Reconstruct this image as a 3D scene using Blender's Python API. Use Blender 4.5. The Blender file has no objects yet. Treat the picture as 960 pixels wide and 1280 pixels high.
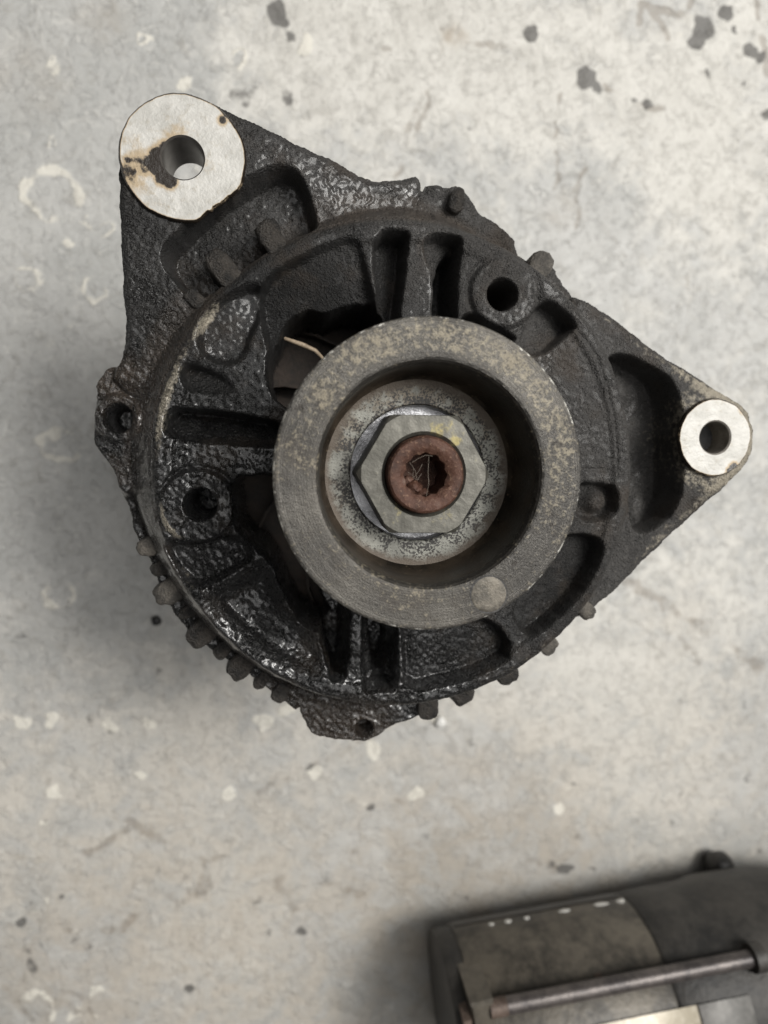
import bpy, math, random
import numpy as np
from mathutils import Matrix, Vector

MM = 0.001
rng = np.random.default_rng(7)
scene = bpy.context.scene
COL = scene.collection

# ------------------------------------------------------------------ camera
# lengths in millimetres, alternator axis = z axis, z=0 its front face, floor at z=-130
FPX, CU, CV = 890.0, 480.0, 640.0          # focal length and centre in photo pixels
CAM_H = 170.0                              # camera above the front face
FLOOR_Z = -130.0
CAM_XY = np.array([-27.066, 5.357])
d_ = np.array([362.0 - CU, 560.0 - CV, FPX]); d_ /= np.linalg.norm(d_)
X_ = np.array([1.0, 0, 0]); X_ = X_ - (X_ @ d_) * d_; X_ /= np.linalg.norm(X_)
Y_ = np.cross(-d_, X_)

def P(u, v, z):
    """place on the level z (mm) that a measured direction points at -> x, y (mm)"""
    ray = np.array([u - CU, v - CV, FPX])
    pt = ray * (CAM_H - z) / (ray @ d_)
    return np.array([pt @ X_, pt @ Y_]) + CAM_XY

cam_d = bpy.data.cameras.new('camera')
cam = bpy.data.objects.new('camera', cam_d); COL.objects.link(cam)
right = np.array([X_[0], Y_[0], -d_[0]]); down = np.array([X_[1], Y_[1], -d_[1]]); fwd = np.array([X_[2], Y_[2], -d_[2]])
M = Matrix.Identity(4)
for i in range(3):
    M[i][0] = right[i]; M[i][1] = -down[i]; M[i][2] = -fwd[i]
M[0][3], M[1][3], M[2][3] = CAM_XY[0] * MM, CAM_XY[1] * MM, CAM_H * MM
cam.matrix_world = M
cam_d.sensor_fit = 'VERTICAL'; cam_d.sensor_height = 36.0
cam_d.lens = FPX / 1280.0 * 36.0
cam_d.clip_start = 0.01; cam_d.clip_end = 20
cam_d.dof.use_dof = True; cam_d.dof.focus_distance = 0.160; cam_d.dof.aperture_fstop = 11.5
scene.camera = cam

# ------------------------------------------------------------------ light
world = bpy.data.worlds.new('World'); scene.world = world; world.use_nodes = True
world.node_tree.nodes['Background'].inputs[0].default_value = (1.0, 0.98, 0.95, 1)
world.node_tree.nodes['Background'].inputs[1].default_value = 0.07

def area(name, loc, target, sx, sy, power, col):
    l = bpy.data.lights.new(name, 'AREA'); l.shape = 'RECTANGLE'; l.size = sx; l.size_y = sy
    l.energy = power; l.color = col
    o = bpy.data.objects.new(name, l); COL.objects.link(o); o.location = loc
    o.rotation_euler = (Vector(target) - Vector(loc)).to_track_quat('-Z', 'Y').to_euler()
    return o
area('workshop_lamp', (0.62, 0.32, 1.08), (0, 0, 0), 0.50, 0.40, 17.0, (1.0, 0.98, 0.94))
area('overhead_fill', (0.55, 0.30, 1.8), (0, 0, 0), 2.6, 1.8, 28.0, (1.0, 0.99, 0.975))  # broad overhead fill added to give soft ambient light

scene.view_settings.view_transform = 'Standard'; scene.view_settings.look = 'None'
scene.view_settings.exposure = 0.0; scene.view_settings.gamma = 1.0
scene.view_settings.use_curve_mapping = False

# ------------------------------------------------------------------ numpy noise
_T = rng.random((8, 256, 256))
def vnoise(x, y, s=0):
    t = _T[s % 8]; xi = np.floor(x).astype(int); yi = np.floor(y).astype(int)
    fx = x - xi; fy = y - yi; fx = fx * fx * (3 - 2 * fx); fy = fy * fy * (3 - 2 * fy)
    a = t[xi & 255, yi & 255]; b = t[(xi + 1) & 255, yi & 255]; c = t[xi & 255, (yi + 1) & 255]; e = t[(xi + 1) & 255, (yi + 1) & 255]
    return (a * (1 - fx) + b * fx) * (1 - fy) + (c * (1 - fx) + e * fx) * fy
def fbm(x, y, size, octv=3, s=0):
    """-1..1, feature size in mm"""
    o = 0; amp = 1; tot = 0; k = 1.0 / size
    for i in range(octv):
        o = o + amp * (vnoise(x * k + 17.3 * i + 91 * s + 400, y * k - 9.1 * i + 37 * s + 400, s + i) * 2 - 1); tot += amp; amp *= .5; k *= 2.03
    return o / tot
def smooth(a, b, x):
    t = np.clip((x - a) / (b - a), 0, 1); return t * t * (3 - 2 * t)
def chaikin(p, n=2):
    p = np.asarray(p, float)
    for _ in range(n):
        q = np.roll(p, -1, 0); p = np.stack([.75 * p + .25 * q, .25 * p + .75 * q], 1).reshape(-1, 2)
    return p
def poly(px, z=0.0, n=2):
    return chaikin([P(u, v, z) for u, v in px], n)
def sdf(pg, X, Y, margin=8.0):
    out = np.full(X.shape, 60.0)
    lo = pg.min(0) - margin; hi = pg.max(0) + margin
    m = (X > lo[0]) & (X < hi[0]) & (Y > lo[1]) & (Y < hi[1])
    x = X[m]; y = Y[m]
    if x.size == 0: return out
    dmin = np.full(x.shape, 1e9); ins = np.zeros(x.shape, bool)
    n = len(pg)
    for i in range(n):
        ax, ay = pg[i]; bx, by = pg[(i + 1) % n]
        ex, ey = bx - ax, by - ay; L = ex * ex + ey * ey + 1e-12
        t = np.clip(((x - ax) * ex + (y - ay) * ey) / L, 0, 1)
        dmin = np.minimum(dmin, (x - ax - t * ex) ** 2 + (y - ay - t * ey) ** 2)
        if abs(ey) > 1e-12:
            c = ((ay > y) != (by > y)) & (x < (bx - ax) * (y - ay) / ey + ax); ins ^= c
    dd = np.sqrt(dmin); dd[ins] *= -1
    out[m] = dd
    return out
def linedist(px, z, X, Y, n=1):
    """distance to an open polyline"""
    p = np.array([P(u, v, z) for u, v in px]); dm = np.full(X.shape, 1e9)
    for (ax, ay), (bx, by) in zip(p[:-1], p[1:]):
        ex, ey = bx - ax, by - ay; L = ex * ex + ey * ey + 1e-12
        t = np.clip(((X - ax) * ex + (Y - ay) * ey) / L, 0, 1)
        dm = np.minimum(dm, (X - ax - t * ex) ** 2 + (Y - ay - t * ey) ** 2)
    return np.sqrt(dm)

# ------------------------------------------------------------------ node helpers
class NT:
    def __init__(s, name):
        s.m = bpy.data.materials.new(name); s.m.use_nodes = True; s.t = s.m.node_tree
        s.b = s.t.nodes['Principled BSDF']
    def n(s, kind, **kw):
        o = s.t.nodes.new(kind)
        for k, v in kw.items(): setattr(o, k, v)
        return o
    def l(s, a, b): s.t.links.new(a, b)
    def inp(s, sock, v):
        if hasattr(v, 'is_output') or isinstance(v, bpy.types.NodeSocket): s.l(v, sock)
        else: sock.default_value = v
    def attr(s, name): return s.n('ShaderNodeAttribute', attribute_name=name).outputs['Fac']
    def obj(s): return s.n('ShaderNodeTexCoord').outputs['Object']
    def noise(s, scale, detail=4, rough=.55, vec=None, dist=0.0):
        o = s.n('ShaderNodeTexNoise'); o.inputs['Scale'].default_value = scale; o.inputs['Detail'].default_value = detail
        o.inputs['Roughness'].default_value = rough; o.inputs['Distortion'].default_value = dist
        s.l(vec if vec else s.obj(), o.inputs['Vector']); return o.outputs['Fac']
    def ramp(s, fac, a, b, ca=0.0, cb=1.0):
        o = s.n('ShaderNodeMapRange'); o.interpolation_type = 'SMOOTHSTEP'
        s.l(fac, o.inputs['Value']); o.inputs['From Min'].default_value = a; o.inputs['From Max'].default_value = b
        o.inputs['To Min'].default_value = ca; o.inputs['To Max'].default_value = cb; return o.outputs['Result']
    def math(s, op, a, b=0.0, clamp=False):
        o = s.n('ShaderNodeMath', operation=op, use_clamp=clamp); s.inp(o.inputs[0], a); s.inp(o.inputs[1], b); return o.outputs[0]
    def mix(s, f, a, b, blend='MIX'):
        o = s.n('ShaderNodeMix', data_type='RGBA', blend_type=blend)
        s.inp(o.inputs[0], f); s.inp(o.inputs[6], a if not isinstance(a, tuple) else (*a, 1)); s.inp(o.inputs[7], b if not isinstance(b, tuple) else (*b, 1))
        return o.outputs[2]
    def bump(s, h, strength, dist, prev=None):
        o = s.n('ShaderNodeBump'); o.inputs['Strength'].default_value = strength; o.inputs['Distance'].default_value = dist
        s.l(h, o.inputs['Height'])
        if prev: s.l(prev, o.inputs['Normal'])
        return o.outputs[0]
    def done(s, col, rough, metal=0.0, normal=None, spec=None, coat=None):
        s.inp(s.b.inputs['Base Color'], col if not isinstance(col, tuple) else (*col, 1)); s.inp(s.b.inputs['Roughness'], rough); s.inp(s.b.inputs['Metallic'], metal)
        if normal: s.l(normal, s.b.inputs['Normal'])
        if spec is not None: s.inp(s.b.inputs['Specular IOR Level'], spec)
        if coat is not None:
            s.inp(s.b.inputs['Coat Weight'], coat); s.b.inputs['Coat Roughness'].default_value = .16
        return s.m

def m_floor():
    t = NT('worn_painted_concrete')
    pale, dark, ringm, line, brown = (t.attr(k) for k in ('pale', 'dark', 'ring', 'line', 'brown'))
    n1 = t.noise(70, 7, .62, dist=.5); n2 = t.noise(260, 5, .65); n3 = t.noise(900, 3, .6); n4 = t.noise(28, 4, .5); n5 = t.noise(130, 5, .6, dist=1.2)
    grey = t.mix(t.ramp(n4, .35, .65), (.405, .404, .388), (.465, .460, .440))
    cream = t.mix(t.ramp(n1, .3, .7), (.505, .488, .447), (.625, .608, .565))
    pf = t.math('ADD', pale, t.math('MULTIPLY', t.math('SUBTRACT', n2, .5), .45))
    pf = t.math('ADD', pf, t.math('MULTIPLY', t.math('SUBTRACT', n1, .5), 1.0))
    pfm = t.ramp(pf, .34, .74)
    c = t.mix(pfm, grey, cream)
    # low contrast mottling: darker smears and pale scuffs
    c = t.mix(t.math('MULTIPLY', t.ramp(n5, .54, .70), .40), c, (.30, .285, .255))
    c = t.mix(t.math('MULTIPLY', t.ramp(n5, .45, .30), .32), c, (.66, .645, .60))
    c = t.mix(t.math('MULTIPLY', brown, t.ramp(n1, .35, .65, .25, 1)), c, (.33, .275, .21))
    n6 = t.noise(190, 6, .68, dist=.8); n7 = t.noise(1500, 2, .6)
    c = t.mix(t.math('MULTIPLY', t.ramp(n6, .57, .64), .20), c, (.67, .65, .60))
    c = t.mix(t.math('MULTIPLY', t.ramp(n6, .42, .34), .18), c, (.25, .24, .215))
    c = t.mix(t.math('MULTIPLY', t.ramp(n3, .56, .68), .32), c, (.22, .21, .19))
    c = t.mix(t.math('MULTIPLY', t.ramp(n7, .58, .68), .12), c, (.72, .70, .66))
    rf = t.ramp(t.math('ADD', ringm, t.math('MULTIPLY', t.math('SUBTRACT', n2, .5), 1.1)), .40, .80)
    c = t.mix(t.math('MULTIPLY', rf, .75), c, (.72, .69, .61))
    lf = t.ramp(t.math('ADD', line, t.math('MULTIPLY', t.math('SUBTRACT', n2, .5), 1.2)), .32, .75)
    c = t.mix(t.math('MULTIPLY', lf, .50), c, (.21, .175, .14))
    df = t.ramp(t.math('ADD', dark, t.math('MULTIPLY', t.math('SUBTRACT', n2, .5), 1.0)), .36, .68)
    c = t.mix(t.math('MULTIPLY', df, .85), c, (.10, .096, .090))
    h = t.math('SUBTRACT', t.math('MULTIPLY', rf, .8), t.math('ADD', t.math('MULTIPLY', pfm, .4), t.math('MULTIPLY', t.math('MAXIMUM', lf, df), .9)))
    nb = t.bump(h, .35, .0009); nb = t.bump(t.ramp(n6, .52, .62), .45, .0010, nb); nb = t.bump(n5, .45, .0020, nb); nb = t.bump(n2, .35, .0008, nb); nb = t.bump(n3, .25, .0004, nb)
    return t.done(c, t.ramp(n1, .3, .7, .45, .68), 0, nb, .4)

def m_grime():
    t = NT('oily_grimed_aluminium')
    tone, bare, brown, oil = (t.attr(k) for k in ('tone', 'bare', 'brown', 'oil'))
    n1 = t.noise(130, 5, .6); n2 = t.noise(700, 4, .65); n3 = t.noise(2200, 3, .6)
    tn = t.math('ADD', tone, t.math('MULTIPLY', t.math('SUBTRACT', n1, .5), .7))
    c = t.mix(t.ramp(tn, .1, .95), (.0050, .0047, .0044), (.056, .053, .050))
    c = t.mix(t.math('MULTIPLY', brown, t.ramp(n1, .3, .7, .35, 1)), c, (.072, .052, .036))
    c = t.mix(t.math('MULTIPLY', t.ramp(n2, .50, .72), .5), c, t.mix(.5, c, (.012, .011, .010)))
    c = t.mix(t.math('MULTIPLY', t.ramp(n3, .60, .72), t.ramp(tn, .2, .9, .16, .42)), c, (.22, .205, .18))
    c = t.mix(t.math('MULTIPLY', t.ramp(t.noise(55, 4, .6), .50, .66), .55), c, (.046, .034, .024))
    bf = t.ramp(t.math('ADD', bare, t.math('MULTIPLY', t.math('SUBTRACT', n2, .5), 1.3)), .45, .9)
    c = t.mix(bf, c, (.40, .36, .29))
    r = t.math('SUBTRACT', t.ramp(n1, .3, .7, .55, .80), t.math('MULTIPLY', oil, t.ramp(n2, .3, .65, .48, .26)))
    vo = t.n('ShaderNodeTexVoronoi', feature='F1'); vo.inputs['Scale'].default_value = 2100
    wv = t.n('ShaderNodeVectorMath', operation='ADD'); wn = t.n('ShaderNodeTexNoise'); wn.inputs['Scale'].default_value = 420; t.l(t.obj(), wn.inputs['Vector'])
    ws = t.n('ShaderNodeVectorMath', operation='SCALE'); ws.inputs['Scale'].default_value = .0022; t.l(wn.outputs['Color'], ws.inputs[0]); t.l(t.obj(), wv.inputs[0]); t.l(ws.outputs[0], wv.inputs[1]); t.l(wv.outputs[0], vo.inputs['Vector'])
    gr = t.math('MULTIPLY', vo.outputs['Distance'], t.math('ADD', t.ramp(n1, .4, .65, .05, .5), t.math('MULTIPLY', oil, .9)))
    nb = t.bump(n2, .45, .0008); nb = t.bump(gr, 1.0, -.0013, nb); nb = t.bump(n3, .9, .0008, nb)
    return t.done(c, r, t.math('MULTIPLY', bf, .5), nb, t.math('ADD', .38, t.math('MULTIPLY', oil, .45)), t.math('MULTIPLY', oil, t.ramp(n1, .35, .6, .1, .8)))

def m_boss():
    t = NT('bare_machined_aluminium')
    st = t.attr('stain'); n1 = t.noise(160, 5, .6); n2 = t.noise(1400, 4, .6); n3 = t.noise(500, 5, .7)
    c = t.mix(t.ramp(n1, .3, .7), (.42, .41, .38), (.55, .537, .505))
    c = t.mix(t.math('MULTIPLY', t.ramp(n2, .58, .75), .35), c, (.42, .39, .33))
    s1 = t.math('ADD', t.math('MULTIPLY', st, 1.2), t.math('MULTIPLY', t.math('SUBTRACT', n3, .5), .9))
    c = t.mix(t.math('MULTIPLY', t.ramp(s1, .18, .6), .75), c, (.36, .25, .12))
    c = t.mix(t.ramp(s1, .62, .84), c, (.020, .015, .011))
    w1 = t.n('ShaderNodeTexNoise', noise_dimensions='1D'); w1.inputs['Scale'].default_value = 3.0; w1.inputs['Detail'].default_value = 3
    t.l(t.math('ADD', t.attr('rad'), t.math('MULTIPLY', n1, .5)), w1.inputs['W'])
    c = t.mix(t.math('MULTIPLY', t.ramp(w1.outputs['Fac'], .5, .68), .05), c, (.27, .255, .22))
    c = t.mix(t.math('MULTIPLY', t.ramp(n3, .52, .70), .50), c, (.32, .29, .235))
    c = t.mix(t.ramp(s1, .62, .84), c, (.020, .015, .011))
    nb = t.bump(n3, .35, .0005); nb = t.bump(n2, .4, .0003, nb); nb = t.bump(w1.outputs['Fac'], .08, .0003, nb)
    return t.done(c, t.ramp(s1, .6, .85, .50, .25), t.ramp(s1, .5, .8, .15, 0), nb, .4)

def m_bore():
    t = NT('dark_bore_steel'); n = t.noise(400, 4)
    return t.done(t.mix(n, (.09, .08, .07), (.22, .205, .19)), .38, .7)

def radius_mm(t):
    sp = t.n('ShaderNodeSeparateXYZ'); t.l(t.obj(), sp.inputs[0])
    r = t.math('SQRT', t.math('ADD', t.math('MULTIPLY', sp.outputs[0], sp.outputs[0]), t.math('MULTIPLY', sp.outputs[1], sp.outputs[1])))
    return t.math('MULTIPLY', r, 1000.0), sp

def m_rim():
    t = NT('worn_pulley_steel')
    r, sp = radius_mm(t)
    n1 = t.noise(110, 5, .6, dist=.4); n2 = t.noise(800, 5, .7); n3 = t.noise(2400, 3, .6); n4 = t.noise(45, 3, .5)
    c = t.mix(t.ramp(n4, .35, .65), (.048, .045, .041), (.095, .088, .077))
    c = t.mix(t.math('MULTIPLY', t.ramp(n1, .5, .72), .5), c, (.055, .047, .040))
    # tan corrosion bloom: strongest in the middle of the flange
    mid = t.math('MULTIPLY', t.ramp(r, 22.6, 25.0), t.ramp(r, 30.0, 28.0))
    up = t.ramp(t.math('ADD', sp.outputs[1], t.math('MULTIPLY', sp.outputs[0], .35)), -.016, .024, -.08, .26)
    f = t.math('ADD', t.math('ADD', t.math('MULTIPLY', mid, up), t.math('SUBTRACT', n1, .5)), t.math('ADD', t.math('MULTIPLY', t.math('SUBTRACT', n2, .5), 1.9), t.math('MULTIPLY', t.math('SUBTRACT', n3, .5), 1.0)))
    c = t.mix(t.math('MULTIPLY', t.ramp(f, .12, .46), .50), c, (.36, .31, .215))
    c = t.mix(t.math('MULTIPLY', t.ramp(n3, .60, .72), .5), c, (.045, .038, .03))
    e = t.math('ADD', t.ramp(r, 29.3, 30.15, 0, .48), t.math('SUBTRACT', t.noise(420, 4, .7), .5))
    e2 = t.math('ADD', t.math('MULTIPLY', t.ramp(r, 22.3, 21.7), t.ramp(r, 21.2, 21.6)), t.math('SUBTRACT', n2, 1.0))
    bright = t.ramp(e, .47, .62)
    c = t.mix(bright, c, (.72, .70, .64))
    # lathe turning marks
    w1 = t.n('ShaderNodeTexNoise', noise_dimensions='1D'); w1.inputs['Scale'].default_value = 5.5; w1.inputs['Detail'].default_value = 4; t.l(r, w1.inputs['W'])
    c = t.mix(t.math('MULTIPLY', t.ramp(w1.outputs['Fac'], .55, .70), .30), c, (.23, .215, .19))
    c = t.mix(t.math('MULTIPLY', t.ramp(t.noise(260, 3, .5), .66, .72), .8), c, (.028, .024, .02))
    nb = t.bump(n2, .4, .0004); nb = t.bump(n3, .5, .0003, nb); nb = t.bump(w1.outputs['Fac'], .35, .00025, nb)
    return t.done(c, t.ramp(n1, .3, .7, .34, .52), t.ramp(f, .1, .34, .6, .2), nb, .5)

def m_wall():
    t = NT('brown_stained_recess_steel'); r, sp = radius_mm(t)
    n1 = t.noise(120, 5, .6); n2 = t.noise(900, 4, .65)
    c = t.mix(t.ramp(n1, .3, .7), (.014, .0115, .009), (.062, .047, .033))
    c = t.mix(t.math('MULTIPLY', t.ramp(n2, .6, .75), .6), c, (.20, .15, .10))
    return t.done(c, t.ramp(n1, .3, .7, .28, .45), .45, t.bump(n2, .35, .0003), .5)

def m_zinc():
    t = NT('speckled_zinc'); n1 = t.noise(150, 4, .6); n2 = t.noise(1900, 4, .65); n3 = t.noise(330, 4, .6)
    r, sp = radius_mm(t)
    c = t.mix(t.ramp(n1, .3, .7), (.15, .148, .13), (.28, .278, .245))
    c = t.mix(t.math('MULTIPLY', t.ramp(t.math('ADD', n3, t.math('MULTIPLY', sp.outputs[1], 8.0)), .48, .66), .75), c, (.12, .092, .062))
    c = t.mix(t.ramp(t.math('ADD', t.math('ADD', n2, t.math('MULTIPLY', t.math('SUBTRACT', n3, .5), .6)), t.ramp(r, 17.0, 15.0, 0, .06)), .50, .58), c, (.026, .024, .022))
    c = t.mix(t.ramp(t.math('ADD', r, t.math('MULTIPLY', t.math('SUBTRACT', n3, .5), 4.5)), 17.4, 19.6), c, (.075, .058, .042))
    return t.done(c, .55, .25, t.bump(n2, .5, .0003), .5)

def m_nut():
    t = NT('dull_grey_nut_steel'); n1 = t.noise(170, 5, .6); n2 = t.noise(2300, 3, .6); n3 = t.noise(600, 4, .65)
    yel = t.attr('yellow')
    c = t.mix(t.ramp(n1, .3, .7), (.072, .069, .058), (.118, .113, .097))
    c = t.mix(t.math('MULTIPLY', t.ramp(n3, .52, .7), .4), c, (.165, .158, .135))
    c = t.mix(t.math('MULTIPLY', t.ramp(n2, .60, .70), .75), c, (.05, .047, .042))
    y = t.ramp(t.math('ADD', yel, t.math('MULTIPLY', t.math('SUBTRACT', n3, .5), 2.2)), .35, 1.1)
    c = t.mix(t.math('MULTIPLY', y, .65), c, (.36, .29, .08))
    return t.done(c, .46, t.math('SUBTRACT', .55, t.math('MULTIPLY', y, .4)), t.bump(n3, .35, .0003), .5)

def m_rust():
    t = NT('rusty_shaft_steel'); n1 = t.noise(260, 5, .65); n2 = t.noise(1500, 4, .6)
    c = t.mix(t.ramp(n1, .3, .7), (.040, .019, .013), (.098, .045, .029))
    c = t.mix(t.math('MULTIPLY', t.ramp(n2, .55, .72), .7), c, (.22, .135, .09))
    c = t.mix(t.math('MULTIPLY', t.ramp(n1, .55, .75), .4), c, (.13, .11, .10))
    return t.done(c, .62, .2, t.bump(n2, .6, .0003), .35)

def m_plain(name, a, b, scale, rough, metal=0.0, bs=.3, bd=.0004, spec=.5):
    t = NT(name); n1 = t.noise(scale, 5, .62); n2 = t.noise(scale * 6, 4, .6)
    c = t.mix(t.ramp(t.math('ADD', t.math('MULTIPLY', n1, .7), t.math('MULTIPLY', n2, .3)), .35, .65), a, b)
    return t.done(c, rough, metal, t.bump(n2, bs, bd), spec)

MAT = dict(floor=m_floor(), grime=m_grime(), boss=m_boss(), bore=m_bore(), rim=m_rim(), wall=m_wall(), zinc=m_zinc(), nut=m_nut(), rust=m_rust(),
    shiny=m_plain('polished_collar_steel', (.16, .16, .165), (.36, .36, .37), 260, .34, .85),
    black=m_plain('oily_black_steel', (.008, .008, .008), (.025, .022, .02), 200, .45),
    fan=m_plain('rusty_fan_steel', (.016, .012, .009), (.045, .030, .021), 150, .6, .2),
    lam=m_plain('stator_lamination_steel', (.03, .028, .026), (.075, .065, .055), 120, .55, .3),
    copper=m_plain('varnished_copper', (.12, .055, .02), (.25, .12, .04), 200, .4, .6),
    wire=m_plain('tan_wire_sleeve', (.17, .125, .08), (.40, .32, .23), 500, .55),
    lint=m_plain('pale_lint', (.16, .13, .10), (.28, .24, .2), 300, .7),
    knob=m_plain('grimy_casting_stub', (.010, .009, .008), (.050, .043, .036), 320, .5, 0, .9, .0010),
    knob_dry=m_plain('dusty_casting_stub', (.045, .041, .036), (.14, .125, .105), 320, .7, 0, .8, .0008),
    s_body=m_plain('starter_painted_steel', (.024, .0215, .018), (.110, .096, .076), 55, .45, .2, .4, .0006),
    s_dark=m_plain('starter_dark_casting', (.012, .0115, .011), (.045, .041, .036), 50, .55, .1, .5, .0008),
    s_rod=m_plain('starter_bolt_steel', (.045, .040, .040), (.12, .105, .098), 120, .4, .5),
    s_cream=m_plain('starter_cream_metal', (.30, .265, .20), (.56, .51, .43), 60, .45, .2),
    s_grey=m_plain('starter_grey_casting', (.095, .092, .086), (.20, .193, .182), 70, .55, .2),
    s_rust=m_plain('starter_rusty_steel', (.05, .033, .025), (.15, .11, .088), 130, .6, .2),
    plug=m_plain('pale_plug_steel', (.070, .063, .052), (.175, .155, .125), 420, .48, .35, .5, .0003),
    bore_light=m_plain('bright_bore', (.22, .20, .17), (.42, .39, .35), 300, .45, .4),
    chip=m_plain('white_paint_chip', (.62, .61, .58), (.8, .79, .76), 200, .5))

# ------------------------------------------------------------------ mesh helpers (verts in mm)
def mesh_np(name, V, F, mat, parent=None, normals=None, smooth_=True, attrs=None, mat_idx=None):
    me = bpy.data.meshes.new(name)
    V = np.asarray(V, float) * MM
    if isinstance(F, np.ndarray) and F.ndim == 2:
        nf, k = F.shape
        me.vertices.add(len(V)); me.vertices.foreach_set('co', V.ravel())
        me.loops.add(nf * k); me.loops.foreach_set('vertex_index', F.ravel().astype(np.int32))
        me.polygons.add(nf); me.polygons.foreach_set('loop_start', np.arange(0, nf * k, k, dtype=np.int32))
        me.update(calc_edges=True); me.validate()
    else:
        me.from_pydata([tuple(v) for v in V], [], [tuple(int(i) for i in f) for f in F]); me.validate()
    for m in (mat if isinstance(mat, (list, tuple)) else [mat]): me.materials.append(m)
    me.polygons.foreach_set('use_smooth', [smooth_] * len(me.polygons))
    if mat_idx is not None: me.polygons.foreach_set('material_index', np.asarray(mat_idx, np.int32))
    for k, a in (attrs or {}).items():
        at = me.attributes.new(k, 'FLOAT', 'POINT'); at.data.foreach_set('value', np.asarray(a, np.float32))
    if normals is not None: me.normals_split_custom_set_from_vertices([tuple(n) for n in normals])
    o = bpy.data.objects.new(name, me); COL.objects.link(o)
    if parent: o.parent = parent
    return o
def sharp(o, deg=32):
    o.data.set_sharp_from_angle(angle=math.radians(deg)); return o
def lathe(name, prof, mat, parent=None, seg=128, centre=(0, 0), rad=None, close=False, mat_idx=None, jit=0.0, deg=32):
    """prof: list of (r, z); rad(theta, i) optional radius multiplier"""
    th = np.linspace(0, 2 * np.pi, seg, endpoint=False); V = []; F = []; mi = []
    for i, (r, z) in enumerate(prof):
        rr = np.full(seg, float(r)) if rad is None else rad(th, i, r)
        x = rr * np.cos(th); y = rr * np.sin(th); zz = np.full(seg, float(z))
        if jit:
            nz = fbm(x + centre[0], y + centre[1] + z * 1.3, 1.6, 2, 3); zz = zz + jit * nz
            k = 1 + jit * fbm(x * 1.1 + 9, y + z, 1.9, 2, 5) / max(r, 1); x = x * k; y = y * k
        V += list(zip(x + centre[0], y + centre[1], zz))
    n = len(prof)
    for i in range(n if close else n - 1):
        a = i * seg; b = ((i + 1) % n) * seg
        for j in range(seg):
            k = (j + 1) % seg; F.append((a + j, a + k, b + k, b + j)); mi.append(mat_idx[i] if mat_idx else 0)
    if not close and prof[0][0] > 0 and False: pass
    return sharp(mesh_np(name, V, np.array(F), mat, parent, mat_idx=mi), deg)
def cap(name, r, z, mat, parent, seg=64, centre=(0, 0)):
    return lathe(name, [(r, z), (0.01, z)], mat, parent, seg, centre)
def tube(name, pts, r, mat, parent=None, seg=8, caps=True):
    pts = [Vector(p) for p in pts]; V = []; F = []
    up = Vector((0, 0, 1))
    for i, p in enumerate(pts):
        t = (pts[min(i + 1, len(pts) - 1)] - pts[max(i - 1, 0)]).normalized()
        a = t.cross(up); a = a.normalized() if a.length > 1e-4 else Vector((1, 0, 0)); b = t.cross(a)
        ri = r[i] if isinstance(r, (list, tuple)) else r
        for j in range(seg):
            q = p + (a * math.cos(2 * math.pi * j / seg) + b * math.sin(2 * math.pi * j / seg)) * ri; V.append(tuple(q))
    for i in range(len(pts) - 1):
        for j in range(seg): F.append((i * seg + j, (i + 1) * seg + j, (i + 1) * seg + (j + 1) % seg, i * seg + (j + 1) % seg))
    if caps: F.append(tuple(range(seg))); F.append(tuple(range((len(pts) - 1) * seg, len(pts) * seg))[::-1])
    return sharp(mesh_np(name, V, F, mat, parent), 50)
def prism(name, pts, z0, z1, mat, parent=None, bev=0.4):
    """vertical prism with a small bevelled top; pts in mm"""
    p = np.asarray(pts); c = p.mean(0); n = len(p)
    q = c + (p - c) * (1 - bev / np.linalg.norm(p - c, axis=1).mean())
    V = [(*a, z0) for a in p] + [(*a, z1 - bev) for a in p] + [(*a, z1) for a in q]; F = []
    for k in (0, n):
        for i in range(n): F.append((k + i, k + (i + 1) % n, k + n + (i + 1) % n, k + n + i))
    F.append(tuple(range(2 * n, 3 * n))); F.append(tuple(range(n))[::-1])
    return sharp(mesh_np(name, V, F, mat, parent), 40)
def thing(name, label, cat, loc=(0, 0, 0), group=None):
    o = bpy.data.objects.new(name, None); COL.objects.link(o); o.location = loc; o['label'] = label; o['category'] = cat
    o.empty_display_size = .02
    if group: o['group'] = group
    return o

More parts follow.
